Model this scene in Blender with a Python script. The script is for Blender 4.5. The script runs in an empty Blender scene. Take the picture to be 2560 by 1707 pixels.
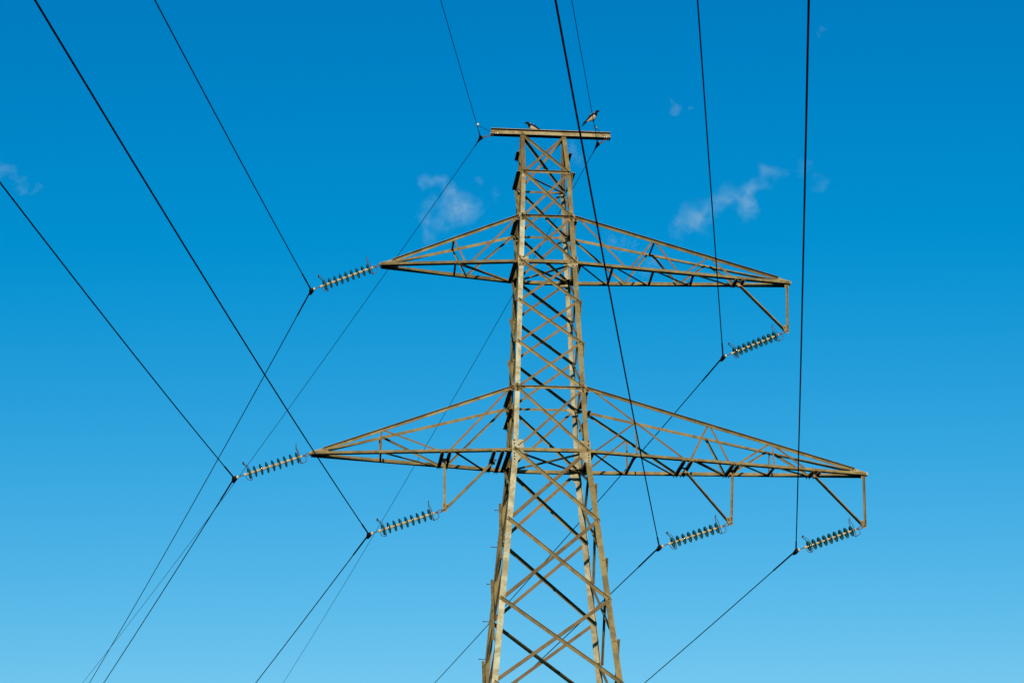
import bpy, bmesh, math, random
from mathutils import Vector, Matrix
random.seed(7)
S = bpy.context.scene
COL = S.collection
V = Vector

# ---------------------------------------------------------------- camera
GZ = 27.906                      # height of the top of the lattice body above the ground
cam_d = bpy.data.cameras.new("camera")
cam_d.sensor_fit = 'HORIZONTAL'; cam_d.sensor_width = 36.0
cam_d.lens = 5700.0 / 2560 * 36
cam_d.clip_start = 0.1; cam_d.clip_end = 20000
cam = bpy.data.objects.new("camera", cam_d); COL.objects.link(cam)
yaw, pit, rol = 0.104004, 0.33791, -0.007471
fw = V((math.sin(yaw) * math.cos(pit), math.cos(yaw) * math.cos(pit), math.sin(pit)))
r0 = V((math.cos(yaw), -math.sin(yaw), 0)); u0 = r0.cross(fw)
CR = math.cos(rol) * r0 + math.sin(rol) * u0
CU = -math.sin(rol) * r0 + math.cos(rol) * u0
CPOS = V((-6.8919, -57.3687, 1.6))
cam.matrix_world = Matrix(((CR.x, CU.x, -fw.x, CPOS.x), (CR.y, CU.y, -fw.y, CPOS.y), (CR.z, CU.z, -fw.z, CPOS.z), (0, 0, 0, 1)))
S.camera = cam

# ---------------------------------------------------------------- light
SUN_TRAVEL = V((0.13, 1.0, -0.10)).normalized()
SUN_EL = math.asin(-SUN_TRAVEL.z)
sun_d = bpy.data.lights.new("sun", 'SUN'); sun_d.energy = 3.4; sun_d.angle = math.radians(0.5); sun_d.color = (1.0, 0.89, 0.69)
sun = bpy.data.objects.new("sun", sun_d); COL.objects.link(sun)
sun.rotation_mode = 'QUATERNION'; sun.rotation_quaternion = SUN_TRAVEL.to_track_quat('-Z', 'Y')
sun.location = (0, 0, 80)

W = bpy.data.worlds.new("World"); S.world = W; W.use_nodes = True
nt = W.node_tree; nt.nodes.clear()
sky = nt.nodes.new('ShaderNodeTexSky'); sky.sky_type = 'NISHITA'; sky.sun_disc = False
sky.sun_elevation = SUN_EL; sky.sun_rotation = math.pi + 0.13
sky.air_density = 1.0; sky.dust_density = 0.3; sky.ozone_density = 3.0
bg = nt.nodes.new('ShaderNodeBackground'); bg.inputs['Strength'].default_value = 0.1
wo = nt.nodes.new('ShaderNodeOutputWorld')
# deepen the sky's blue: per channel (gain, power, ceiling) on the sky's radiance
SKY_GRADE = ((10.6, 1.5, 0.14), (3.33, 1.366, 0.285), (2.12, 0.97, 0.405))
sep = nt.nodes.new('ShaderNodeSeparateColor'); com = nt.nodes.new('ShaderNodeCombineColor')
nt.links.new(sky.outputs[0], sep.inputs[0])
def wm(op, a, val):
    n = nt.nodes.new('ShaderNodeMath'); n.operation = op; nt.links.new(a, n.inputs[0]); n.inputs[1].default_value = val
    return n.outputs[0]
for i, (g, pw, top) in enumerate(SKY_GRADE):
    o = wm('MULTIPLY', sep.outputs[i], 0.1)
    o = wm('MINIMUM', o, top)
    if i == 0: o = wm('MAXIMUM', wm('SUBTRACT', o, 0.0698), 0.0)
    o = wm('POWER', o, pw)
    o = wm('MULTIPLY', o, g * 10.0)
    nt.links.new(o, com.inputs[i])
nt.links.new(com.outputs[0], bg.inputs['Color'])
nt.links.new(bg.outputs[0], wo.inputs['Surface'])
S.view_settings.view_transform = 'Standard'; S.view_settings.look = 'None'
S.view_settings.exposure = 0.0; S.view_settings.gamma = 1.0
S.render.engine = 'CYCLES'
S.cycles.use_denoising = True
S.cycles.volume_bounces = 1
S.cycles.diffuse_bounces = 0

# ---------------------------------------------------------------- materials
def new_mat(name):
    m = bpy.data.materials.new(name); m.use_nodes = True
    t = m.node_tree; b = t.nodes['Principled BSDF']
    return m, t, b
def N(t, kind, **kw):
    n = t.nodes.new(kind)
    for k, v in kw.items(): setattr(n, k, v)
    return n
def mixc(t, fac, a, b):
    n = N(t, 'ShaderNodeMix', data_type='RGBA')
    for sock, val in ((n.inputs[0], fac), (n.inputs[6], a), (n.inputs[7], b)):
        if hasattr(val, 'is_output'): t.links.new(val, sock)
        elif isinstance(val, (int, float)): sock.default_value = val
        else: sock.default_value = (*val, 1)
    return n.outputs[2]
def noise(t, vec, scale, detail=4, rough=0.6, dist=0.0):
    n = N(t, 'ShaderNodeTexNoise'); n.inputs['Scale'].default_value = scale; n.inputs['Detail'].default_value = detail
    n.inputs['Roughness'].default_value = rough; n.inputs['Distortion'].default_value = dist
    t.links.new(vec, n.inputs['Vector']); return n.outputs[0]
def ramp(t, fac, lo, hi):
    n = N(t, 'ShaderNodeMapRange'); n.inputs[1].default_value = lo; n.inputs[2].default_value = hi
    t.links.new(fac, n.inputs[0]); return n.outputs[0]
def weathered(name, ca, cb, rust, rust_lo, rough=0.62, spec=0.25):
    """zinc coated lattice steel: two tones in patches, rust blooms, fine grime"""
    m, t, b = new_mat(name)
    tc = N(t, 'ShaderNodeTexCoord'); oi = N(t, 'ShaderNodeObjectInfo')
    add = N(t, 'ShaderNodeVectorMath', operation='ADD'); sc = N(t, 'ShaderNodeVectorMath', operation='SCALE')
    comb = N(t, 'ShaderNodeCombineXYZ')
    for i in range(3): t.links.new(oi.outputs['Random'], comb.inputs[i])
    sc.inputs[3].default_value = 31.0; t.links.new(comb.outputs[0], sc.inputs[0])
    t.links.new(tc.outputs['Object'], add.inputs[0]); t.links.new(sc.outputs[0], add.inputs[1])
    vec = add.outputs[0]
    base = mixc(t, ramp(t, noise(t, vec, 2.6, 6, 0.68, 0.5), 0.40, 0.60), ca, cb)
    r = ramp(t, noise(t, vec, 3.1, 6, 0.7, 0.8), rust_lo, rust_lo + 0.16)
    base = mixc(t, r, base, rust)
    fine = ramp(t, noise(t, vec, 24.0, 3, 0.6), 0.25, 0.75)
    base = mixc(t, fine, mixc(t, 0.75, tuple(c * 0.55 for c in cb), base), base)
    hsv = N(t, 'ShaderNodeHueSaturation'); t.links.new(base, hsv.inputs['Color'])
    mr = N(t, 'ShaderNodeMapRange'); mr.inputs[3].default_value = 0.76; mr.inputs[4].default_value = 1.2
    t.links.new(oi.outputs['Random'], mr.inputs[0]); t.links.new(mr.outputs[0], hsv.inputs['Value'])
    t.links.new(hsv.outputs[0], b.inputs['Base Color'])
    b.inputs['Roughness'].default_value = rough; b.inputs['Specular IOR Level'].default_value = spec
    bu = N(t, 'ShaderNodeBump'); bu.inputs['Strength'].default_value = 0.25; bu.inputs['Distance'].default_value = 0.004
    t.links.new(noise(t, vec, 40.0, 3, 0.6), bu.inputs['Height']); t.links.new(bu.outputs[0], b.inputs['Normal'])
    return m
def plain(name, col, rough=0.6, metal=0.0, spec=0.3, var=0.3, scale=30.0):
    m, t, b = new_mat(name)
    tc = N(t, 'ShaderNodeTexCoord')
    base = mixc(t, ramp(t, noise(t, tc.outputs['Object'], scale, 4), 0.3, 0.7), tuple(c * (1 - var) for c in col), col)
    t.links.new(base, b.inputs['Base Color'])
    b.inputs['Roughness'].default_value = rough; b.inputs['Metallic'].default_value = metal
    b.inputs['Specular IOR Level'].default_value = spec
    return m
RUST = (0.24, 0.105, 0.035)
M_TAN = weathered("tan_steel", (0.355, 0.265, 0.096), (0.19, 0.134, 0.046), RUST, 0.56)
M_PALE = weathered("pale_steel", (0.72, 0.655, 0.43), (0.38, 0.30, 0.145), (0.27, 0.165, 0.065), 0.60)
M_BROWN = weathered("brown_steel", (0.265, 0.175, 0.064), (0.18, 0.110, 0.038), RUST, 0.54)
M_PLATE = weathered("plate_steel", (0.50, 0.42, 0.235), (0.30, 0.215, 0.095), (0.31, 0.14, 0.045), 0.53)
M_BOLT = plain("bolt_rust", (0.035, 0.018, 0.010), 0.85)
M_WIRE = plain("wire_aluminium", (0.012, 0.012, 0.014), 0.8, 0.0, 0.05)
M_CLAMP = plain("clamp_iron", (0.03, 0.022, 0.018), 0.75, 0.0, 0.15)
M_CAP = plain("cap_zinc", (0.72, 0.60, 0.37), 0.6, 0.0, 0.3, 0.35, 18.0)
M_HORN = plain("horn_rust", (0.12, 0.065, 0.04), 0.7, 0.0, 0.2)
M_LINK = plain("link_rust", (0.17, 0.10, 0.055), 0.65, 0.0, 0.25)
M_SHINY = plain("bonding_clamp", (0.78, 0.72, 0.62), 0.3, 0.6, 0.5)
M_CONC = plain("concrete", (0.35, 0.34, 0.31), 0.9, 0.0, 0.2, 0.3, 3.0)
M_BLACKF = plain("feather_black", (0.010, 0.009, 0.010), 0.8, 0.0, 0.08)
M_GREYF = plain("feather_grey", (0.62, 0.49, 0.33), 0.9, 0.0, 0.1, 0.3, 40.0)
def glass_mat():
    m, t, b = new_mat("teal_glass")
    tc = N(t, 'ShaderNodeTexCoord')
    c = mixc(t, noise(t, tc.outputs['Object'], 12.0, 3), (0.0, 0.105, 0.13), (0.001, 0.17, 0.195))
    t.links.new(c, b.inputs['Base Color'])
    b.inputs['Roughness'].default_value = 0.08; b.inputs['IOR'].default_value = 1.5
    b.inputs['Transmission Weight'].default_value = 0.25; b.inputs['Specular IOR Level'].default_value = 0.6
    return m
M_GLASS = glass_mat()

# ---------------------------------------------------------------- mesh helpers
class MB:
    def __init__(s): s.bm = bmesh.new(); s.mats = []
    def mi(s, m):
        if m not in s.mats: s.mats.append(m)
        return s.mats.index(m)
    def prism(s, ring0, ring1, m, caps=True):
        i = s.mi(m); n = len(ring0)
        a = [s.bm.verts.new(p) for p in ring0]; b = [s.bm.verts.new(p) for p in ring1]
        fs = [s.bm.faces.new((a[k], a[(k + 1) % n], b[(k + 1) % n], b[k])) for k in range(n)]
        if caps: fs += [s.bm.faces.new(a[::-1]), s.bm.faces.new(b)]
        for f in fs: f.material_index = i
        return fs
    def box(s, c, ax, ay, az, m):
        """box about c with half-extent vectors"""
        r = [c - ax - ay, c + ax - ay, c + ax + ay, c - ax + ay]
        return s.prism([p - az for p in r], [p + az for p in r], m)
    def angle(s, p0, p1, n, off, a, b, t, edge=1, fl=1, m=None, up=V((0, 0, 1))):
        """L section: flat leg (width a) facing n, starting at n-offset off; outstanding leg (width b) on the
        upper (edge=1) or lower edge, pointing along n (fl=1) or against it (fl=-1)"""
        d = (p1 - p0).normalized(); n = (n - d * n.dot(d)).normalized(); e = d.cross(n)
        if e.dot(up) < 0: e = -e
        h = a / 2
        if fl > 0: prof = [(-h, off), (h, off), (h, off + b), (h - t, off + b), (h - t, off + t), (-h, off + t)]
        else: prof = [(-h, off + t), (h, off + t), (h, off + t - b), (h - t, off + t - b), (h - t, off), (-h, off)]
        pts = [e * (x * edge) + n * y for x, y in prof]
        s.prism([p0 + q for q in pts], [p1 + q for q in pts], m or M_TAN)
    def tube(s, pts, r, m, k=8, smooth=True):
        rr = r if isinstance(r, (list, tuple)) else [r] * len(pts)
        i = s.mi(m); rings = []; prev = None
        for j, p in enumerate(pts):
            d = (pts[min(j + 1, len(pts) - 1)] - pts[max(j - 1, 0)]).normalized()
            if prev is None:
                x = d.orthogonal().normalized()
            else:
                x = (prev - d * prev.dot(d)).normalized()
            prev = x; y = d.cross(x)
            rings.append([s.bm.verts.new(p + (x * math.cos(2 * math.pi * q / k) + y * math.sin(2 * math.pi * q / k)) * rr[j]) for q in range(k)])
        fs = []
        for a, b in zip(rings, rings[1:]):
            for q in range(k):
                f = s.bm.faces.new((a[q], a[(q + 1) % k], b[(q + 1) % k], b[q])); f.smooth = smooth; fs.append(f)
        fs += [s.bm.faces.new(rings[0][::-1]), s.bm.faces.new(rings[-1])]
        for f in fs: f.material_index = i
    def lathe(s, prof, o, ax, m, k=28, smooth=True):
        """closed profile of (along, radius) round axis ax through o"""
        i = s.mi(m); x = ax.orthogonal().normalized(); y = ax.cross(x); rings = []
        for u, r in prof:
            if r < 1e-5: rings.append([s.bm.verts.new(o + ax * u)])
            else: rings.append([s.bm.verts.new(o + ax * u + (x * math.cos(2 * math.pi * q / k) + y * math.sin(2 * math.pi * q / k)) * r) for q in range(k)])
        for a, b in zip(rings, rings[1:]):
            for q in range(k):
                if len(a) == 1 and len(b) == 1: continue
                if len(a) == 1: f = s.bm.faces.new((a[0], b[(q + 1) % k], b[q]))
                elif len(b) == 1: f = s.bm.faces.new((a[q], a[(q + 1) % k], b[0]))
                else: f = s.bm.faces.new((a[q], a[(q + 1) % k], b[(q + 1) % k], b[q]))
                f.material_index = i; f.smooth = smooth
    def ball(s, c, r, m, k=10):
        s.lathe([(-r * math.cos(math.pi * j / k), r * math.sin(math.pi * j / k) if 0 < j < k else 0) for j in range(k + 1)], c, V((0, 0, 1)), m, 12)
    def bolt(s, c, n, m=None, r=0.018, h=0.016):
        x = n.orthogonal().normalized(); y = n.cross(x)
        ring = [c + (x * math.cos(q * math.pi / 3) + y * math.sin(q * math.pi / 3)) * r for q in range(6)]
        s.prism(ring, [p + n * h for p in ring], m or M_BOLT)
    def build(s, name, parent=None, label=None):
        bmesh.ops.recalc_face_normals(s.bm, faces=s.bm.faces)
        me = bpy.data.meshes.new(name); s.bm.to_mesh(me); s.bm.free()
        for m in s.mats: me.materials.append(m)
        o = bpy.data.objects.new(name, me); COL.objects.link(o)
        if parent: o.parent = parent
        if label: o['label'] = label
        return o
def tag(o, label, cat, group=None, kind=None):
    o['label'] = label; o['category'] = cat
    if group: o['group'] = group
    if kind: o['kind'] = kind
    return o
def empty(name, loc=(0, 0, 0)):
    o = bpy.data.objects.new(name, None); COL.objects.link(o); o.location = loc; o.empty_display_size = 0.3
    return o
def lerp(a, b, f): return a + (b - a) * f

# ---------------------------------------------------------------- ground
def make_ground():
    mb = MB(); R = 4000.0
    mb.prism([V((-R, -R, -2)), V((R, -R, -2)), V((R, R, -2)), V((-R, R, -2))], [V((-R, -R, 0)), V((R, -R, 0)), V((R, R, 0)), V((-R, R, 0))], None)
    m, t, b = new_mat("meadow_grass"); tc = N(t, 'ShaderNodeTexCoord')
    c = mixc(t, ramp(t, noise(t, tc.outputs['Object'], 0.15, 8, 0.7), 0.35, 0.65), (0.03, 0.045, 0.012), (0.06, 0.065, 0.022))
    t.links.new(c, b.inputs['Base Color']); b.inputs['Roughness'].default_value = 0.95; b.inputs['Specular IOR Level'].default_value = 0.1
    mb.mats = [m]; o = mb.build("ground"); o['kind'] = 'structure'
make_ground()

# ---------------------------------------------------------------- tower
tower = tag(empty("transmission_tower"), "tall weathered steel lattice power pylon with two pairs of cross arms under a top beam", "pylon")
ZL = [GZ + z for z in (0, -1.374, -2.706, -4.010, -5.157, -6.339, -7.628, -9.344, -11.262, -13.384, -15.536, -17.95, -20.6, -23.6)]
def wid(z):
    """half width of the body (x) at height z"""
    if z >= ZL[1]: return 0.671 - (0.671 - 0.637) * (z - ZL[1]) / (ZL[0] - ZL[1])
    if z >= ZL[7]: return 1.0 - (1.0 - 0.671) * (z - ZL[7]) / (ZL[1] - ZL[7])
    return 1.0 + (ZL[7] - z) * 0.1032
def dep(z):
    """half depth of the body (y)"""
    if z >= ZL[1]: return 0.671 - (0.671 - 0.06) * (z - ZL[1]) / (ZL[0] - ZL[1])
    return wid(z)
def corner(sx, sy, z): return V((sx * wid(z), sy * dep(z), z))
LT = 0.012
def leg_w(z): return 0.115 if z > ZL[2] else (0.128 if z > ZL[7] else 0.15)
def make_leg(sx, sy, m):
    mb = MB()
    zs = [ZL[0], ZL[1], ZL[2], ZL[7], 0.25]
    for z0, z1 in zip(zs, zs[1:]):
        f = leg_w((z0 + z1) / 2); a, b = corner(sx, sy, z0), corner(sx, sy, z1)
        prof = [(0, 0), (f, 0), (f, LT), (LT, LT), (LT, f), (0, f)]
        mb.prism([a + V((-sx * u, -sy * v, 0)) for u, v in prof], [b + V((-sx * u, -sy * v, 0)) for u, v in prof],
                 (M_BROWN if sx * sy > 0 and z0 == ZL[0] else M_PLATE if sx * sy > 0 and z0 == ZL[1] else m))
    leg = mb.build("leg", tower)
    mb = MB(); c = corner(sx, sy, 0.15)
    mb.lathe([(-0.9, 0.0), (-0.9, 0.5), (0.12, 0.42), (0.16, 0.38), (0.16, 0.0)], c, V((0, 0, 1)), M_CONC, 20, False)
    mb.build("footing", leg)
    return leg
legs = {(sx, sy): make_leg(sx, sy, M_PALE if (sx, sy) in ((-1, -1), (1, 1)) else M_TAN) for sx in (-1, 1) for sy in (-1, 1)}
# climbing pins on the far left leg
z = ZL[7] - 1.09
while z > 3:
    c = corner(-1, 1, z) + V((0.01, -0.05, 0)); mb = MB()
    mb.tube([c, c + V((-0.17, 0, 0.004))], 0.0095, M_HORN, 6); mb.tube([c + V((-0.165, 0, 0.004)), c + V((-0.185, 0, 0.004))], 0.017, M_HORN, 6)
    mb.build("step_bolt", legs[(-1, 1)]); z -= 0.98
# rows of flange bolts beside the lower cross arm on that leg
FACES = {'front': (V((0, -1, 0)), lambda s, z: V((s * (wid(z) - 0.05), -dep(z), z))),
         'back': (V((0, 1, 0)), lambda s, z: V((s * (wid(z) - 0.05), dep(z), z))),
         'left': (V((-1, 0, 0)), lambda s, z: V((-wid(z), s * (dep(z) - 0.05), z))),
         'right': (V((1, 0, 0)), lambda s, z: V((wid(z), s * (dep(z) - 0.05), z)))}
OUT, INN, STRUT = 0.014, -LT - 0.010, 0.026
def brace(p0, p1, n, off, a, b, edge, fl, m, name="brace", parent=None, t=0.008, ext=0.05):
    d = (p1 - p0).normalized(); mb = MB()
    mb.angle(p0 - d * ext, p1 + d * ext, n, off, a, b, t, edge, fl, m)
    # end bolts
    nn = (n - d * n.dot(d)).normalized()
    if off > 0:
        for q in (p0 + d * 0.02, p1 - d * 0.02): mb.bolt(q + nn * (off + t), nn)
    return mb.build(name, parent or tower)
def face_x(face, i0, z0, z1, low):
    n, P = FACES[face]; a = 0.085 if low else 0.066; b = 0.07 if low else 0.062
    A0, A1 = P(-1, z0), P(1, z1); B0, B1 = P(-1, z1), P(1, z0)
    if face == 'front':
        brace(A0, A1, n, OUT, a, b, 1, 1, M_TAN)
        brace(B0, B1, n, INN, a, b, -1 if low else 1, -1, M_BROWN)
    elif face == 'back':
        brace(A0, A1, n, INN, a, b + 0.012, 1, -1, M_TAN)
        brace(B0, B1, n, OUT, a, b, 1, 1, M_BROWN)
    else:
        o, q = ((B1, B0), (A1, A0)) if face == 'left' else ((A1, A0), (B1, B0))
        brace(*q, n, INN, a, b, 1, -1, M_TAN)
        brace(*o, n, OUT, a, b, 1, 1, M_TAN)
for i in range(10):
    for f in ('front', 'back'): face_x(f, i, ZL[i], ZL[i + 1], i >= 7)
for i in range(1, 7):
    for f in ('left', 'right'): face_x(f, i, ZL[i], ZL[i + 1], False)
mids = [ZL[7], (ZL[7] + ZL[8]) / 2, (ZL[8] + ZL[9]) / 2, (ZL[9] + ZL[10]) / 2, (ZL[10] + ZL[11]) / 2]
for z0, z1 in zip(mids, mids[1:]):
    for f in ('left', 'right'): face_x(f, 7, z0, z1, True)
# lower body, below the picture
mb = MB()
for f in FACES:
    n, P = FACES[f]; lv = ([ZL[10], ZL[11], ZL[12], ZL[13]] if f in ('front', 'back') else [mids[-1], ZL[12], ZL[13]]) + [0.4]
    for z0, z1 in zip(lv, lv[1:]):
        mb.angle(P(-1, z0), P(1, z1), n, OUT, 0.09, 0.07, 0.008, 1, 1, M_TAN)
        mb.angle(P(-1, z1), P(1, z0), n, INN, 0.09, 0.07, 0.008, 1, -1, M_BROWN)
mb.build("lower_bracing", tower)
# horizontal struts round the body
for i in (1, 2, 6):
    for f in FACES:
        n, P = FACES[f]; side = f in ('left', 'right')
        brace(P(-1, ZL[i]), P(1, ZL[i]), n, STRUT, 0.062, 0.11 if side else 0.075, 1, 1, M_TAN, "horizontal_strut", ext=0.03)
for zz in ((ZL[0] + ZL[1]) / 2 + 0.05, ZL[6] - 0.62):
    for f in ('left', 'right'):
        n, P = FACES[f]; brace(P(-1, zz), P(1, zz), n, STRUT, 0.06, 0.09, 1, 1, M_TAN, "horizontal_strut", ext=0.02)
for i in (3, 7):
    for f in FACES:
        n, P = FACES[f]; side = f in ('left', 'right')
        brace(P(-1, ZL[i]), P(1, ZL[i]), n, STRUT, 0.085, 0.12 if side else 0.11, -1, -1 if f == 'front' else 1, M_TAN, "horizontal_strut", ext=-0.16 if not side else 0.02)
# plan bracing
UP = V((0, 0, 1)); DN = V((0, 0, -1))
for i, bw in ((1, 0.06), (3, 0.10), (7, 0.11)):
    w_ = wid(ZL[i]) - 0.08
    brace(V((-w_, -w_, ZL[i] - 0.03)), V((w_, w_, ZL[i] - 0.03)), DN, 0.0, bw, 0.05, 1, -1, M_TAN, "plan_brace")
    if i > 1: brace(V((w_, -w_, ZL[i] - 0.012)), V((-w_, w_, ZL[i] - 0.012)), DN, 0.0, 0.06, 0.06, 1, 1, M_TAN, "plan_brace")

# gusset plates: outline in metres (x towards the tower's middle, z), bolts
def gusset(sx, sy, zc, poly, bolts, m=M_PLATE):
    y = sy * (dep(zc) + 0.001); c = wid(zc) - 0.06
    tilt = (dep(zc - 0.2) - dep(zc + 0.2)) / 0.4
    def pt(u, v, o): return V((sx * (c - u), sy * (dep(zc) + o - v * tilt), zc + v))
    mb = MB()
    mb.prism([pt(u, v, 0.002) for u, v in poly], [pt(u, v, 0.011) for u, v in poly], m)
    for u, v in bolts: mb.bolt(pt(u, v, 0.011), V((0, sy, 0)), r=0.019, h=0.028 if sy < 0 else 0.012)
    return mb.build("gusset_plate", tower)
top_poly = [(-0.17, -0.10), (-0.17, 0.0), (-0.08, 0.10), (0.09, 0.12), (0.22, -0.01), (0.08, -0.09), (0.05, -0.10)]
top_bolts = [(-0.14, -0.05), (-0.10, -0.035), (-0.10, -0.075), (0.0, 0.09), (0.10, 0.085), (0.0, -0.08), (0.02, -0.045), (0.11, 0.0), (0.15, 0.0), (0.19, -0.004), (-0.01, 0.0)]
bot_poly = [(-0.085, 0.15), (0.19, 0.13), (0.20, -0.10), (0.08, -0.15), (-0.085, -0.15)]
bot_bolts = [(-0.04, 0.13), (-0.04, 0.09), (0.05, 0.095), (0.09, 0.12), (-0.04, -0.12), (0.05, -0.11)]
low_poly = [(-0.085, 0.27), (0.20, 0.27), (0.22, 0.03), (0.20, -0.16), (0.06, -0.32), (-0.085, -0.32)]
low_bolts = [(-0.03, 0.25), (-0.03, 0.15), (0.09, 0.12), (0.13, 0.155), (0.17, 0.19), (-0.03, -0.12), (-0.03, -0.2), (-0.03, -0.28)]
for sy in (-1, 1):
    for sx in (-1, 1):
        gusset(sx, sy, ZL[2], top_poly, top_bolts)
        gusset(sx, sy, ZL[6], top_poly, top_bolts)
        gusset(sx, sy, ZL[3], bot_poly, bot_bolts)
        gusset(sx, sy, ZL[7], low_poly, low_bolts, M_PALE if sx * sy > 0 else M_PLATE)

# plan plates inside the corners at the two arm levels
for i in (3, 7):
    for sx in (-1, 1):
        for sy in (-1, 1):
            c = corner(sx, sy, ZL[i] - 0.02); mb = MB(); q = 0.36 if i == 7 else 0.30
            pl = [(0.015, 0.015), (q, 0.015), (q, 0.10), (0.10, q), (0.015, q)]
            mb.prism([c + V((-sx * u, -sy * v, 0)) for u, v in pl], [c + V((-sx * u, -sy * v, 0.008)) for u, v in pl], M_PLATE)
            mb.build("plan_plate", tower)

# top beam carrying the earth wires
mb = MB()
bx0, bx1 = -1.451, 1.891; bz = GZ + 0.006; bh, bb = 0.165, 0.20
prof = [(-bb / 2, 0), (bb / 2, 0), (bb / 2, 0.012), (0.006, 0.012), (0.006, bh - 0.012), (bb / 2, bh - 0.012), (bb / 2, bh), (-bb / 2, bh), (-bb / 2, bh - 0.012), (-0.006, bh - 0.012), (-0.006, 0.012), (-bb / 2, 0.012)]
mb.prism([V((bx0, y, bz + z)) for y, z in prof], [V((bx1, y, bz + z)) for y, z in prof], M_PLATE)
for x in (-0.58, -0.50, 0.50, 0.58):
    for y in (-0.07, 0.07): mb.bolt(V((x, y, bz)), DN, r=0.018)
beam = mb.build("top_beam", tower)

# cross arms
def make_arm(sx, lv, lt, tipx, dz, spec):
    T = V((tipx, 0, ZL[lv] + dz)); zb, zt = ZL[lv], ZL[lt]
    C = {}
    for k, sy in (('f', -1), ('b', 1)):
        C['b' + k] = (corner(sx, sy, zb), T + V((0, sy * 0.06, 0)))
        C['t' + k] = (corner(sx, sy, zt), T + V((-sx * 0.30, sy * 0.055, 0.10)))
    def at(c, f): return lerp(*C[c], f)
    NF = {'f': V((0, -1, 0)), 'b': V((0, 1, 0))}
    mb = MB()
    tip = []
    for k in 'fb':
        a, b = C['b' + k]; d = (b - a).normalized()
        mb.angle(a - V((sx * 0.20, 0, 0)), b + d * 0.02, NF[k], STRUT + 0.002, 0.068 if k == 'f' else 0.085, 0.14 if k == 'f' else 0.11, 0.010, -1, -1 if k == 'f' else 1, M_TAN)
        # tip plate on the outside of the chord
        q0 = b + V((sx * 0.07, NF[k].y * 0.0, -0.03)); n = NF[k] * 0.012
        pl = [b + V((sx * 0.08, 0, -0.028)), b + V((sx * 0.08, 0, 0.03)), b + V((-sx * 0.26, 0, 0.135)), b + V((-sx * 0.40, 0, 0.12)), b + V((-sx * 0.42, 0, -0.03))]
        mb.prism([p + NF[k] * 0.012 for p in pl], [p + NF[k] * 0.024 for p in pl], M_PLATE)
        for u, v in ((0.0, 0.0), (-0.07, 0.0), (-0.27, 0.095), (-0.34, 0.10)): mb.bolt(b + V((sx * u, 0, v)) + NF[k] * 0.036, NF[k], r=0.014)
    mb.box(T + V((sx * 0.055, 0, -0.01)), V((0.012, 0, 0)), V((0, 0.06, 0)), V((0, 0, 0.035)), M_TAN)
    arm = mb.build("cross_arm", tower)
    for k in 'fb':
        mb = MB(); a, b = C['t' + k]; d = (b - a).normalized()
        mb.angle(a + d * 0.02, b, NF[k], OUT + 0.010, 0.078, 0.085, 0.009, 1, 1, M_TAN)
        for q in (0.10, 0.15, 0.20): mb.bolt(a + d * q + NF[k] * (OUT + 0.019), NF[k], r=0.013)
        mb.build("top_chord", arm)
    for k, items in (('f', spec['f']), ('b', spec['b'])):
        for (c0, f0), (c1, f1), wv in items:
            p0 = at(c0 + k, f0) if isinstance(c0, str) else c0; p1 = at(c1 + k, f1)
            if p0.z > p1.z: p0, p1 = p1, p0
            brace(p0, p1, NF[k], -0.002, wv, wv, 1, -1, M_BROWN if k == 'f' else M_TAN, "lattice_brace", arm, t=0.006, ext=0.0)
    for (k0, f0), (k1, f1), wv in spec['h']:
        p0 = at(k0, f0); p1 = at(k1, f1); dn = V((0, 0, -0.045 if k0[0] == 'b' else 0.0))
        brace(p0 + dn, p1 + dn, DN, 0.0, wv, 0.045, 1, -1, M_TAN, "lattice_brace", arm, t=0.007, ext=0.04)
    for f in spec.get('c', []):
        p0, p1 = at('bf', f), at('bb', f); d = (p1 - p0).normalized(); q0, q1 = p0 - d * 0.05, p1 + d * 0.11; mb = MB()
        zz = V((0, 0, -0.050)); h = V((sx, 0, 0))
        pr = [(-0.045, 0), (0.045, 0), (0.045, -0.05), (0.037, -0.05), (0.037, -0.008), (-0.037, -0.008), (-0.037, -0.05), (-0.045, -0.05)]
        mb.prism([q0 + zz + h * u + UP * v for u, v in pr], [q1 + zz + h * u + UP * v for u, v in pr], M_TAN)
        mb.build("cross_carrier", arm)
    return arm, at, T
spec0 = dict(f=[(('t', .524), ('b', .391), .045), (('t', .02), ('b', .349), .05)],
             b=[(('t', .522), ('b', .368), .045), (('t', .02), ('b', .360), .05)],
             h=[(('tf', .524), ('tb', .522), .05), (('bf', .464), ('bb', .456), .05), (('bf', .452), ('bb', .011), .065)])
spec1 = dict(f=[(('t', .03), ('b', .226), .045), (('b', .253), ('t', .385), .045), (('t', .40), ('b', .474), .045), (('b', .509), ('t', .655), .045), (('t', .675), ('b', .729), .05)],
             b=[(('t', .02), ('b', .249), .05), (('b', .256), ('t', .385), .045), (('t', .405), ('b', .494), .05), (('b', .506), ('t', .66), .045), (('t', .68), ('b', .754), .05)],
             h=[(('tf', .393), ('tb', .395), .05), (('bf', .168), ('bb', .175), .06), (('bf', .358), ('bb', .365), .06), (('bf', .546), ('bb', .555), .06),
                (('bf', .012), ('bb', .166), .055), (('bf', .18), ('bb', .354), .055), (('bf', .369), ('bb', .544), .055), (('bf', .555), ('bb', .736), .055)],
             c=[.750, .783])
spec2 = dict(f=[(('b', .658), ('t', .699), .045), (('t', .69), ('b', .37), .045), (('b', .315), ('t', .03), .055)],
             b=[(('b', .655), ('t', .703), .045), (('t', .69), ('b', .359), .05), (('b', .308), ('t', .02), .055)],
             h=[(('bf', .66), ('bb', .653), .05), (('bf', .641), ('bb', .37), .06), (('bf', .287), ('bb', .115), .075)],
             c=[.351, .315, .094, .052])
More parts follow.
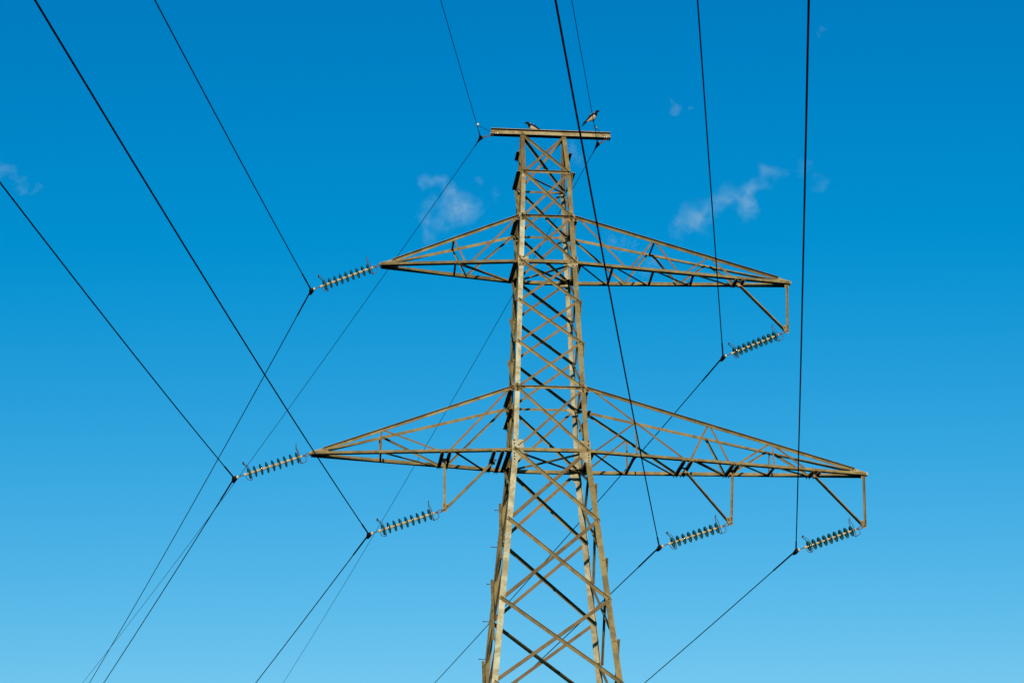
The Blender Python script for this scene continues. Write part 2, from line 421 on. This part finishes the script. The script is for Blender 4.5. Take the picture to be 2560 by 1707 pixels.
spec3 = dict(f=[(('t', .03), ('b', .337), .05), (('b', .362), ('t', .452), .055), (('t', .462), ('b', .500), .05), (('b', .535), ('t', .68), .05), (('b', .665), ('t', .695), .042), (('t', .70), ('b', .782), .05)],
             b=[(('t', .02), ('b', .334), .06), (('t', .469), ('b', .508), .055), (('b', .535), ('t', .69), .05), (('b', .667), ('t', .70), .042), (('t', .71), ('b', .797), .055)],
             h=[(('bf', .161), ('bb', .163), .065), (('bf', .665), ('bb', .663), .055), (('bf', .012), ('bb', .151), .065), (('bf', .177), ('bb', .327), .065), (('bf', .374), ('bb', .506), .065), (('bf', .55), ('bb', .663), .06), (('bf', .682), ('bb', .80), .055)],
             c=[.337, .362, .512, .531, .805, .829])
armUL, atUL, T_UL = make_arm(-1, 3, 2, -4.402, 0.062, spec0)
armUR, atUR, T_UR = make_arm(1, 3, 2, 6.710, -0.127, spec1)
armLL, atLL, T_LL = make_arm(-1, 7, 6, -6.167, 0.055, spec2)
armLR, atLR, T_LR = make_arm(1, 7, 6, 8.534, -0.189, spec3)
# redundant members in the long inner panel of the lower right arm
for k, n in (('f', V((0, -1, 0))), ('b', V((0, 1, 0)))):
    m_ = lerp(atLR('t' + k, .025), atLR('b' + k, .337), .47)
    brace(atLR('b' + k, .02), m_, n, 0.006, .045, .045, 1, -1, M_BROWN if k == 'f' else M_TAN, "lattice_brace", armLR, t=0.006, ext=0.02)
    brace(atLR('b' + k, .168), m_, n, 0.006, .042, .042, 1, -1, M_BROWN if k == 'f' else M_TAN, "lattice_brace", armLR, t=0.006, ext=0.02)

# hanger brackets: a plumb strut and an inclined strut meeting at an eye plate
def hanger(vx, vz, dx, dz, bx, bz_, sgn):
    D = V((bx, 0, GZ + bz_)); A = V((vx, 0, GZ + vz)); B = V((dx, 0, GZ + dz))
    mb = MB()
    pl = [(-0.05, -0.045), (0.05, -0.045), (0.055, 0.16), (0.0, 0.18), (-sgn * 0.15 if sgn > 0 else 0.15, 0.13)]
    pl = [(-0.045, -0.05), (0.03, -0.055), (0.05, 0.0), (0.05, 0.17), (-0.02, 0.19), (-0.13, 0.13), (-0.10, 0.06)]
    mb.prism([D + V((sgn * u, -0.010, v)) for u, v in pl], [D + V((sgn * u, 0.002, v)) for u, v in pl], M_PLATE)
    for u, v in ((0.0, 0.0), (0.015, 0.09), (0.015, 0.14), (-0.07, 0.10)): mb.bolt(D + V((sgn * u, -0.028, v)), V((0, -1, 0)), r=0.016)
    # carrier plates at the two upper ends
    h = mb.build("hanger_bracket", tower)
    for q in (A, B):
        mb = MB()
        mb.box(q + V((0, 0, 0.0)), V((0.055, 0, 0)), V((0, 0.006, 0)), V((0, 0, 0.06)), M_PLATE)
        mb.box(q + V((0, 0, 0.066)), V((0.10, 0, 0)), V((0, 0.05, 0)), V((0, 0, 0.006)), M_TAN)
        mb.build("carrier_plate", h)
    mb = MB(); d = (A - D).normalized()
    mb.angle(D + d * 0.0, A + d * 0.03, V((0, -1, 0)), 0.012, 0.06, 0.06, 0.008, 1, 1, M_TAN, V((1, 0, 0))); mb.build("plumb_strut", h)
    mb = MB(); d = (B - D).normalized()
    mb.angle(D + d * 0.06, B + d * 0.02, V((0, -1, 0)), 0.012, 0.024 if sgn > 0 else 0.062, 0.17 if sgn > 0 else 0.07, 0.008, -1, -1, M_TAN); mb.build("inclined_strut", h)
hanger(6.674, -4.215, 5.366, -4.20, 6.628, -5.528, 1)
hanger(8.500, -9.60, 7.172, -9.57, 8.460, -10.955, 1)
hanger(4.950, -9.56, 3.701, -9.53, 4.862, -10.950, 1)
hanger(-2.711, -9.42, -1.435, -9.42, -2.707, -10.734, -1)

# ---------------------------------------------------------------- insulator strings
def make_string(n_disc=9):
    """local frame: x from the steelwork towards the conductor, y along the line, z up"""
    root = empty("insulator_string")
    X = V((1, 0, 0))
    mb = MB()                                       # shackle and long link
    mb.tube([V((-0.02, 0, 0)), V((0.05, 0.0, 0))], 0.016, M_LINK, 8)
    ring = [V((0.115 + 0.075 * math.cos(a), 0, 0.034 * math.sin(a))) for a in [2 * math.pi * q / 16 for q in range(17)]]
    mb.tube(ring, 0.0105, M_LINK, 7)
    ring = [V((0.055 + 0.03 * math.cos(a), 0.024 * math.sin(a), 0)) for a in [2 * math.pi * q / 12 for q in range(13)]]
    mb.tube(ring, 0.010, M_LINK, 7)
    mb.box(V((0.20, 0, 0)), V((0.03, 0, 0)), V((0, 0.018, 0)), V((0, 0, 0.022)), M_LINK)
    mb.tube([V((0.22, 0, 0)), V((0.29, 0, 0))], 0.014, M_LINK, 8)
    mb.build("chain_link", root)
    proto = None
    for k in range(n_disc):
        t = 0.38 + 0.158 * k
        if proto is None:
            mb = MB()
            # toughened glass shed with ribs beneath, cap side towards the tower
            mb.lathe([(0.0, 0.03), (-0.012, 0.045), (-0.016, 0.08), (-0.002, 0.125), (0.016, 0.148), (0.030, 0.150), (0.038, 0.142), (0.018, 0.118), (0.026, 0.108), (0.012, 0.096), (0.024, 0.084), (0.010, 0.070), (0.020, 0.055), (0.008, 0.03), (0.0, 0.03)], V((0, 0, 0)), X, M_GLASS, 32)
            d = mb.build("insulator_disc", root)
            mb = MB()
            mb.lathe([(-0.112, 0.0), (-0.112, 0.026), (-0.095, 0.031), (-0.07, 0.034), (-0.03, 0.042), (-0.008, 0.045), (0.004, 0.030), (0.004, 0.0)], V((0, 0, 0)), X, M_CAP, 16)
            mb.lathe([(0.004, 0.0), (0.004, 0.026), (0.03, 0.022), (0.048, 0.016), (0.062, 0.016), (0.062, 0.0)], V((0, 0, 0)), X, M_CAP, 14)
            c = mb.build("metal_cap", d); proto = (d, c)
            d.location = (t, 0, 0)
        else:
            d = proto[0].copy(); COL.objects.link(d); d.parent = root; d.location = (t, 0, 0); d.rotation_euler = (0.7 * k, 0, 0)
            c = proto[1].copy(); COL.objects.link(c); c.parent = d
    tE = 0.38 + 0.158 * (n_disc - 1)
    mb = MB()                                       # socket, rod and shackle at the line end
    mb.lathe([(0.06, 0.0), (0.06, 0.024), (0.085, 0.034), (0.14, 0.034), (0.155, 0.022), (0.155, 0.0)], V((tE, 0, 0)), X, M_CAP, 14)
    mb.tube([V((tE + 0.15, 0, 0)), V((1.965, 0, 0))], 0.0125, M_LINK, 8)
    mb.box(V((1.975, 0, 0)), V((0.035, 0, 0)), V((0, 0.028, 0)), V((0, 0, 0.03)), M_CAP)
    mb.tube([V((1.985, -0.05, 0.0)), V((1.985, 0.05, 0.0))], 0.014, M_CAP, 8)
    mb.tube([V((1.985, 0, -0.05)), V((1.985, 0, 0.055))], 0.012, M_CLAMP, 8)
    mb.build("end_fitting", root)
    def horn(base, sgn, tips):
        """racket shaped arcing horn: a stem below the string, then two prongs past the disc"""
        mb = MB(); r = 0.0088
        s = [V(p) for p in base]
        mb.tube(s, r, M_HORN, 7)
        for y in (-1, 1):
            pts = [s[-1]] + [V((x, y * yy, zz)) for x, yy, zz in tips]
            mb.tube(pts, r, M_HORN, 7)
            if sgn: mb.ball(pts[-1], 0.021, M_HORN)
        mb.build("arcing_horn", root)
    horn([(0.215, 0, 0.0), (0.195, 0, -0.05), (0.185, 0, -0.11), (0.20, 0, -0.145), (0.24, 0, -0.165), (0.345, 0, -0.18)], 0,
         [(0.350, 0.055, -0.165), (0.348, 0.10, -0.10), (0.342, 0.115, 0.0), (0.335, 0.11, 0.10), (0.345, 0.085, 0.20), (0.35, 0.06, 0.26), (0.328, 0.055, 0.30), (0.318, 0.055, 0.35)])
    horn([(tE + 0.115, 0, -0.02), (tE + 0.118, 0, -0.08), (tE + 0.10, 0, -0.14), (tE + 0.065, 0, -0.17), (tE + 0.0, 0, -0.185)], 1,
         [(tE - 0.01, 0.05, -0.17), (tE - 0.016, 0.09, -0.12), (tE - 0.02, 0.115, 0.0), (tE - 0.012, 0.115, 0.08), (tE + 0.0, 0.10, 0.16), (tE + 0.03, 0.075, 0.215), (tE + 0.062, 0.06, 0.26), (tE + 0.078, 0.055, 0.30)])
    mb = MB()                                       # suspension clamp
    cl = [V((2.05 + 0.2 * abs(y), y, -0.02 - 0.1 * abs(y))) for y in (-0.20, -0.13, -0.05, 0.0, 0.05, 0.13, 0.20)]
    mb.tube(cl, [0.028, 0.045, 0.060, 0.062, 0.060, 0.045, 0.028], M_CLAMP, 10)
    mb.prism([V((1.985, -0.02, 0.03)), V((2.06, -0.02, 0.045)), V((2.07, -0.02, -0.07)), V((1.985, -0.02, -0.04))],
             [V((1.985, 0.02, 0.03)), V((2.06, 0.02, 0.045)), V((2.07, 0.02, -0.07)), V((1.985, 0.02, -0.04))], M_CLAMP)
    mb.prism([V((2.02, -0.12, -0.01)), V((2.02, 0.12, -0.01)), V((1.99, 0.03, -0.01)), V((1.99, -0.03, -0.01))],
             [V((2.02, -0.12, 0.02)), V((2.02, 0.12, 0.02)), V((1.99, 0.03, 0.02)), V((1.99, -0.03, 0.02))], M_CLAMP)
    mb.build("suspension_clamp", root)
    return root
def copy_tree(o, parent=None):
    c = o.copy(); COL.objects.link(c)
    if parent: c.parent = parent
    for ch in list(o.children): copy_tree(ch, c)
    return c
STR = {'UL': ((-4.402, -3.925), (-6.299, -4.733), "teal glass insulator string pulled left off the tip of the upper left cross arm"),
       'UR': ((6.628, -5.528), (4.825, -6.315), "teal glass insulator string on the hanging bracket of the upper right cross arm"),
       'LLo': ((-6.167, -9.272), (-8.171, -9.995), "teal glass insulator string fixed straight to the tip of the lower left cross arm"),
       'LLi': ((-2.707, -10.734), (-4.666, -11.426), "teal glass insulator string on the hanging bracket of the lower left cross arm"),
       'LRi': ((4.862, -10.950), (2.932, -11.621), "teal glass insulator string on the inner bracket of the lower right cross arm"),
       'LRo': ((8.460, -10.955), (6.568, -11.652), "teal glass insulator string on the outermost bracket of the lower right cross arm")}
proto = make_string(); first = True
for k, (A, Y, lab) in STR.items():
    o = proto if first else copy_tree(proto); first = False
    a = V((A[0], 0, GZ + A[1])); y = V((Y[0], 0, GZ + Y[1])); d = (y - a)
    o.location = a; o.rotation_mode = 'XYZ'
    # local x along d, local y = world -y, local z up
    ex = d.normalized(); ez = V((-ex.z, 0, ex.x)); ez = -ez if ez.z < 0 else ez; ey = ez.cross(ex)
    o.rotation_euler = Matrix(((ex.x, ey.x, ez.x), (ex.y, ey.y, ez.y), (ex.z, ey.z, ez.z))).to_euler()
    s = d.length / 2.05; o.scale = (s, s, s)
    tag(o, lab, "insulator", "glass insulator strings holding the conductors")

# ---------------------------------------------------------------- wires
SPAN = 240.0
def wire_pt(Y, az, m, s):
    a = math.radians(az)
    return V((Y[0] + math.sin(a) * s, math.cos(a) * s, GZ + Y[1] - m * s + m * s * s / SPAN))
def wire(Y, far, near, m, r, label, group, name, cat, arm=1.6, rk=1.55):
    ss = [0, .1, .25, .5, .9, 1.3] + [arm, arm + .02] + [2.5, 4, 6, 8] + [10 + 4 * q for q in range(58)]
    ss = sorted(set(ss))
    pts = [wire_pt(Y, near, m, s) for s in reversed(ss[1:])] + [wire_pt(Y, 0, 0, 0)] + [wire_pt(Y, far, m, s) for s in ss[1:]]
    rs = [r * (rk if s <= arm else 1) for s in reversed(ss[1:])] + [r * rk] + [r * (rk if s <= arm else 1) for s in ss[1:]]
    mb = MB(); mb.tube(pts, rs, M_WIRE, 8)
    return tag(mb.build(name), label, cat, group)
WIRES = {'UL': (-12.35, 189.18, "dark conductor running through the clamp left of the upper left arm tip"),
         'UR': (-9.87, 191.97, "dark conductor running through the clamp under the upper right cross arm"),
         'LLo': (-13.39, 187.62, "dark conductor leaving the left edge of the picture from the lower left arm's outer string"),
         'LLi': (-12.17, 188.39, "dark conductor held by the string under the lower left cross arm near the body"),
         'LRi': (-11.18, 191.21, "dark conductor crossing in front of both right arms to the lower right inner string"),
         'LRo': (-9.83, 192.54, "dark conductor farthest right, nearly upright above the lower right outer string")}
for k, (fa, ne, lab) in WIRES.items():
    wire(STR[k][1], fa, ne, 0.10, 0.0132, lab, "line conductors", "conductor_wire", "power line")
EW = {'EL': ((-1.733, -0.102), -14.17, 190.73, (-1.395, 0.0), 1.0, "thin earth wire slung off the left end of the top beam"),
      'ER': ((1.530, -0.169), -7.86, 191.41, (1.822, 0.0), 1.32, "thin earth wire slung off the right end of the top beam, a crow on it")}
for k, (Y, fa, ne, A, sb, lab) in EW.items():
    wire(Y, fa, ne, 0.085, 0.0085, lab, "earth wires", "earth_wire", "power line", 0.5, 1.7)

# hardware that hangs the earth wires from the top beam
def earth_fitting(k):
    Y, fa, ne, A, sb, lab = EW[k]
    a = V((A[0], -0.03, GZ + A[1])); y = V((Y[0], 0, GZ + Y[1])); d = (y - a); ex = d.normalized()
    side = V((0, 1, 0)); ez = ex.cross(side)
    root = empty("earth_wire_hanger", a); inv = -a
    mb = MB()
    mb.tube([a + V((0, -0.03, 0.02)), a + V((0.0, -0.02, -0.03)), a + ex * 0.03, a + V((0.0, 0.02, -0.03)), a + V((0, 0.03, 0.02))], 0.011, M_LINK, 7)
    L = d.length
    ring = [a + ex * (L * 0.40 + L * 0.24 * math.cos(q * math.pi / 8)) + ez * (0.026 * math.sin(q * math.pi / 8)) for q in range(17)]
    mb.tube(ring, 0.0095, M_LINK, 7)
    mb.tube([a + ex * L * 0.62, a + ex * L * 0.95], 0.012, M_LINK, 7); mb.ball(a + ex * L * 0.70, 0.024, M_LINK)
    mb.box(a + ex * L * 0.88, ex * 0.03, side * 0.022, ez * 0.028, M_LINK)
    o = mb.build("chain_link", root); o.location = inv
    mb = MB()
    pts = [wire_pt(Y, ne, .085, s) for s in (.28, .16, .06)] + [y] + [wire_pt(Y, fa, .085, s) for s in (.06, .16, .30)]
    mb.tube(pts, [.016, .030, .042, .046, .042, .030, .016], M_CLAMP, 9)
    mb.box(lerp(a, y, 0.95) + V((0, 0, -0.01)), ex * 0.035, side * 0.05, ez * 0.03, M_CLAMP)
    o = mb.build("suspension_clamp", root); o.location = inv
    # bonding clamp on the near span with its jumper back to the beam
    c = wire_pt(Y, ne, .085, sb) + V((0.02, 0, 0.02)); mb = MB()
    mb.tube([c + V((0, -.035, 0)), c + V((0, .035, 0))], 0.034, M_SHINY, 10); mb.tube([c + V((0.0, 0, -.05)), c + V((0, 0, .055))], 0.022, M_SHINY, 8)
    mb.ball(c + V((0.012, -0.02, -0.035)), 0.026, M_LINK)
    o = mb.build("bonding_clamp", root); o.location = inv
    end = V((A[0] + (0.09 if k == 'EL' else -0.09), -0.10, GZ + 0.028)); mb = MB()
    mid = lerp(c, end, 0.5) + V((0, 0, -0.07))
    pts = [(c * (1 - f) ** 2 + mid * 2 * f * (1 - f) + end * f * f) for f in [q / 10 for q in range(11)]]
    mb.tube(pts, 0.0062, M_WIRE, 6)
    o = mb.build("jumper_wire", root); o.location = inv
    mb = MB()
    for u in (-0.025, 0.03): mb.tube([end + V((u, 0.02, -0.012)), end + V((u, -0.012, -0.02))], 0.014, M_SHINY, 8)
    o = mb.build("lug", root); o.location = inv
    return root
tag(earth_fitting('EL'), "small chain and clamp holding the earth wire at the left end of the top beam", "wire hanger", "earth wire hangers")
tag(earth_fitting('ER'), "small chain and clamp holding the earth wire at the right end of the top beam", "wire hanger", "earth wire hangers")

# ---------------------------------------------------------------- crows
def crow(loc, yaw_, pitch, label, spread=False):
    """hooded crow, local +x forward, feet at the origin; one continuous body"""
    # spine: x, z, half width, half height, colour
    K, G_ = M_BLACKF, M_GREYF
    st = [(0.262, 0.235, .0015, .002, K), (0.238, 0.240, .008, .010, K), (0.214, 0.245, .015, .018, K), (0.196, 0.248, .027, .027, K), (0.168, 0.249, .035, .036, K), (0.140, 0.238, .036, .040, K),
          (0.118, 0.214, .040, .048, K), (0.092, 0.184, .055, .062, K), (0.055, 0.150, .074, .084, G_), (0.005, 0.120, .080, .090, G_), (-0.055, 0.092, .070, .078, G_),
          (-0.11, 0.062, .050, .050, G_), (-0.155, 0.038, .036, .030, G_), (-0.19, 0.020, .028, .014, K), (-0.25, -0.016, .040, .012, K), (-0.32, -0.058, .050, .010, K), (-0.345, -0.074, .042, .006, K)]
    if not spread: st = [(x, max(z_, 0.036 if x > -0.2 else 0.030), w_, h_, m) for x, z_, w_, h_, m in st]   # standing on a flat flange: tail held level
    mb = MB(); n = 16; rings = []
    for j, (x, z_, w_, h_, m) in enumerate(st):
        nx = st[min(j + 1, len(st) - 1)]; pv = st[max(j - 1, 0)]
        d = V((pv[0] - nx[0], 0, pv[1] - nx[1])).normalized(); up = V((-d.z, 0, d.x))
        rings.append([mb.bm.verts.new(V((x, 0, z_)) + V((0, math.cos(2 * math.pi * q / n) * w_, 0)) + up * (math.sin(2 * math.pi * q / n) * h_)) for q in range(n)])
    for j in range(len(st) - 1):
        for q in range(n):
            f = mb.bm.faces.new((rings[j][q], rings[j][(q + 1) % n], rings[j + 1][(q + 1) % n], rings[j + 1][q])); f.smooth = True
            m = st[j][4]
            s = math.sin(2 * math.pi * (q + .5) / n)
            if m is K and 5 <= j <= 7 and s > (0.2 if j > 5 else 0.75): m = G_      # grey nape behind the black hood
            if m is G_ and 9 <= j <= 12 and s > 0.62: m = K
            f.material_index = mb.mi(m)
    for ring in (rings[0], rings[-1]):
        f = mb.bm.faces.new(ring); f.material_index = mb.mi(K)
    for y in (-1, 1):                               # legs and toes
        mb.tube([V((-0.01, y * .030, .07)), V((0.005, y * .032, .035)), V((-0.008, y * .030, 0.004))], [.017, .008, .006], M_BLACKF, 6)
        for tx, ty in ((.04, 0), (.03, .018), (.03, -.018), (-.03, 0)): mb.tube([V((-0.008, y * .030, .006)), V((-0.008 + tx, y * .030 + ty, .003))], [.006, .004], M_BLACKF, 5)
        mb.ball(V((.175, y * .031, .256)), .006, M_BLACKF)
    body = mb.build("crow")
    for y in (-1, 1):                               # folded wings
        mb = MB(); sec = [(0.07, 0.190, .010, .030), (0.02, 0.168, .014, .045), (-0.06, 0.132, .014, .046), (-0.14, 0.080, .011, .034), (-0.22, 0.030, .007, .020), (-0.30, -0.022 - (0.0 if not spread else -.03), .003, .006)]
        if not spread: sec = [(x, max(z_, 0.042), w_, h_) for x, z_, w_, h_ in sec]
        rr = []
        for x, z_, w_, h_ in sec:
            yy = 0.058 if x > -0.1 else 0.058 - (-0.1 - x) * 0.17
            c = V((x, y * (yy + .006), z_ - 0.004))
            tx = V((0.5, 0, 0.85)); tn = V((-.2, y, 0.15)).normalized(); tv = V((0.25, -y * 0.35, 0.9)).normalized()
            rr.append([mb.bm.verts.new(c + tn * math.cos(a) * w_ + tv * math.sin(a) * h_) for a in [2 * math.pi * q / 10 for q in range(10)]])
        for a, b in zip(rr, rr[1:]):
            for q in range(10):
                f = mb.bm.faces.new((a[q], a[(q + 1) % 10], b[(q + 1) % 10], b[q])); f.smooth = True
        mb.bm.faces.new(rr[0]); mb.bm.faces.new(rr[-1]); mb.mats = [M_BLACKF]
        mb.build("wing", body)
    body.location = loc; body.rotation_euler = (0, -pitch, yaw_)
    body.scale = (1.0, 1.0, 1.0)
    return tag(body, label, "bird", "hooded crows on the pylon")
crow(V((-0.27, 0.05, GZ + 0.006 + 0.167)), math.radians(180 - 4), math.radians(3), "grey and black hooded crow standing on the top beam, facing left")
pw = wire_pt(EW['ER'][0], EW['ER'][2], .085, 1.86)
crow(pw + V((0.0, 0, 0.010)), math.radians(-4), math.radians(14), "grey and black hooded crow perched on the right earth wire, facing right", True)

# ---------------------------------------------------------------- clouds: thin vapour, a couple of kilometres off
DIST = 2000.0
def ray_dir(px, py):
    return (fw + CR * ((px - 1280) / 5700.0) - CU * ((py - 853.5) / 5700.0))
def cloud(blobs, label, dens, seed, warp=1.0):
    """blobs: image-plane bearing (px,py), radius px, weight -> puffs of vapour at their own distance"""
    k = DIST / 5700.0
    cx = sum(b[0] for b in blobs) / len(blobs); cy = sum(b[1] for b in blobs) / len(blobs)
    C0 = CPOS + ray_dir(cx, cy) * DIST
    rnd = random.Random(seed); P = []
    for px, py, r, w_ in blobs:
        P.append((CPOS + ray_dir(px, py) * (DIST + rnd.uniform(-10, 10)) - C0, r * k, w_))
    bm = bmesh.new()
    for p, r, w_ in P:
        bmesh.ops.create_icosphere(bm, subdivisions=3, radius=r * 1.05 + 4.0 * warp, matrix=Matrix.Translation(p))
    me = bpy.data.meshes.new("tmp"); bm.to_mesh(me); bm.free()
    o = bpy.data.objects.new("cloud", me); COL.objects.link(o)
    md = o.modifiers.new("union", 'REMESH'); md.mode = 'VOXEL'; md.voxel_size = max(1.0, min(b[1] for b in P) * 0.22)
    dg = bpy.context.evaluated_depsgraph_get()
    me2 = bpy.data.meshes.new_from_object(o.evaluated_get(dg)); o.modifiers.clear(); o.data = me2; me2.name = "cloud"
    o.location = C0
    m = bpy.data.materials.new("vapour"); m.use_nodes = True; t = m.node_tree; t.nodes.clear()
    out = N(t, 'ShaderNodeOutputMaterial'); pv = N(t, 'ShaderNodeVolumePrincipled'); t.links.new(pv.outputs[0], out.inputs['Volume'])
    pv.inputs['Color'].default_value = (0.80, 0.96, 1.0, 1); pv.inputs['Anisotropy'].default_value = -0.38
    tc = N(t, 'ShaderNodeTexCoord'); acc = None
    nz = N(t, 'ShaderNodeTexNoise'); nz.inputs['Scale'].default_value = 0.10; nz.inputs['Detail'].default_value = 8; nz.inputs['Roughness'].default_value = 0.62
    nz.noise_dimensions = '4D'; nz.inputs['W'].default_value = seed * 3.7; nz.inputs['Distortion'].default_value = 0.6
    t.links.new(tc.outputs['Object'], nz.inputs['Vector'])
    def mth(op, a, b=None, c=None):
        n = N(t, 'ShaderNodeMath', operation=op)
        for i, v in enumerate((a, b, c)):
            if v is None: continue
            if hasattr(v, 'is_output'): t.links.new(v, n.inputs[i])
            else: n.inputs[i].default_value = v
        return n.outputs[0]
    wn = N(t, 'ShaderNodeTexNoise'); wn.inputs['Scale'].default_value = 0.055; wn.inputs['Detail'].default_value = 6; wn.inputs['Roughness'].default_value = 0.65
    t.links.new(tc.outputs['Object'], wn.inputs['Vector'])
    ws = N(t, 'ShaderNodeVectorMath', operation='SUBTRACT'); ws.inputs[1].default_value = (0.5, 0.5, 0.5); t.links.new(wn.outputs['Color'], ws.inputs[0])
    wm_ = N(t, 'ShaderNodeVectorMath', operation='MULTIPLY_ADD'); wm_.inputs[1].default_value = (34 * warp, 34 * warp, 34 * warp)
    t.links.new(ws.outputs[0], wm_.inputs[0]); t.links.new(tc.outputs['Object'], wm_.inputs[2])
    for p, r, w_ in P:
        d = N(t, 'ShaderNodeVectorMath', operation='DISTANCE'); d.inputs[1].default_value = p; t.links.new(wm_.outputs[0], d.inputs[0])
        mr = N(t, 'ShaderNodeMapRange', interpolation_type='SMOOTHSTEP'); mr.inputs[1].default_value = 0.0; mr.inputs[2].default_value = r
        mr.inputs[3].default_value = w_; mr.inputs[4].default_value = 0.0; t.links.new(d.outputs['Value'], mr.inputs[0])
        acc = mr.outputs[0] if acc is None else mth('ADD', acc, mr.outputs[0])
    acc = mth('MINIMUM', acc, 1.15)
    nn = mth('MULTIPLY_ADD', nz.outputs[0], 3.9, -1.5)
    nn = mth('MAXIMUM', nn, 0.0)
    dd = mth('MULTIPLY', mth('MULTIPLY', acc, nn), dens * 0.76)
    t.links.new(dd, pv.inputs['Density'])
    o.data.materials.clear(); o.data.materials.append(m)
    for pl in o.data.polygons: pl.use_smooth = True
    tag(o, label, "cloud", "wisps of thin cloud")
    return o
def zb(ox, oy, k, lst): return [(ox + u / k, oy + v / k, r / k, w_) for u, v, r, w_ in lst]
cloud(zb(1000, 400, 7.127, [(400, 430, 190, .8), (540, 330, 200, 1), (720, 400, 190, .9), (900, 520, 230, .8), (1030, 680, 300, .8), (1180, 880, 380, 1.1), (900, 860, 330, .7), (560, 800, 260, .4), (470, 1000, 230, .6), (600, 1160, 260, .6), (820, 1110, 260, .5), (560, 1340, 230, .35)]),
      "wispy white cloud with a curled top, left of the pylon above the upper left arm", 0.030, 1)
cloud(zb(1640, 360, 5.113, [(300, 1090, 190, .5), (430, 930, 210, 1.0), (590, 880, 230, 1.0), (560, 1020, 190, .6), (790, 740, 200, .8), (930, 660, 190, .8), (1120, 680, 210, 1.0), (1250, 560, 170, 1.0), (1190, 820, 190, .8), (1400, 360, 170, .7), (1560, 360, 160, .5), (1420, 520, 140, .4)]),
      "long slanting streak of cloud right of the pylon, between the two right-hand wires", 0.032, 2)
cloud(zb(1640, 360, 5.113, [(1880, 300, 160, .4), (2050, 390, 120, .5), (2140, 520, 130, .6)]), "faint cloud shred trailing right of the slanting streak, beyond the rightmost wire", 0.022, 3)
cloud(zb(0, 380, 9.8, [(-150, 430, 260, .8), (60, 440, 220, .8), (230, 500, 200, .8), (400, 570, 190, .8), (540, 680, 190, .8), (590, 860, 170, .7), (400, 1000, 170, .6), (800, 900, 140, .5), (980, 880, 140, .6)]),
      "hooked wisp of cloud cut by the left edge above the outermost left wire", 0.026, 4)
cloud(zb(1600, 0, 3.92, [(310, 1000, 50, .7), (350, 1080, 75, 1.0), (320, 1130, 55, .7), (485, 1070, 45, .6)]), "small scrap of cloud right of the crow on the wire", 0.034, 5, 0.4)
cloud(zb(1600, 0, 3.92, [(1780, 290, 60, .6), (1740, 350, 50, .6)]), "tiny faint puff of cloud near the top, right of the rightmost wire", 0.026, 6, 0.4)
cloud(zb(1160, 280, 5.6, [(1480, 500, 150, .6), (1580, 590, 150, .6), (1620, 720, 110, .35)]), "faint puff of cloud just under the right half of the top beam", 0.026, 7)
cloud(zb(1420, 520, 4.055, [(420, 350, 110, .5), (560, 380, 110, .5), (700, 400, 100, .5), (860, 560, 130, .6), (760, 640, 110, .4)]), "faint streak of cloud seen through the lattice of the upper right arm", 0.024, 8)
cloud(zb(1000, 400, 7.127, [(1390, 400, 150, .6), (1420, 490, 110, .4), (1690, 630, 170, .4)]), "barely visible shred of cloud between the curled cloud and the pylon body", 0.022, 9)
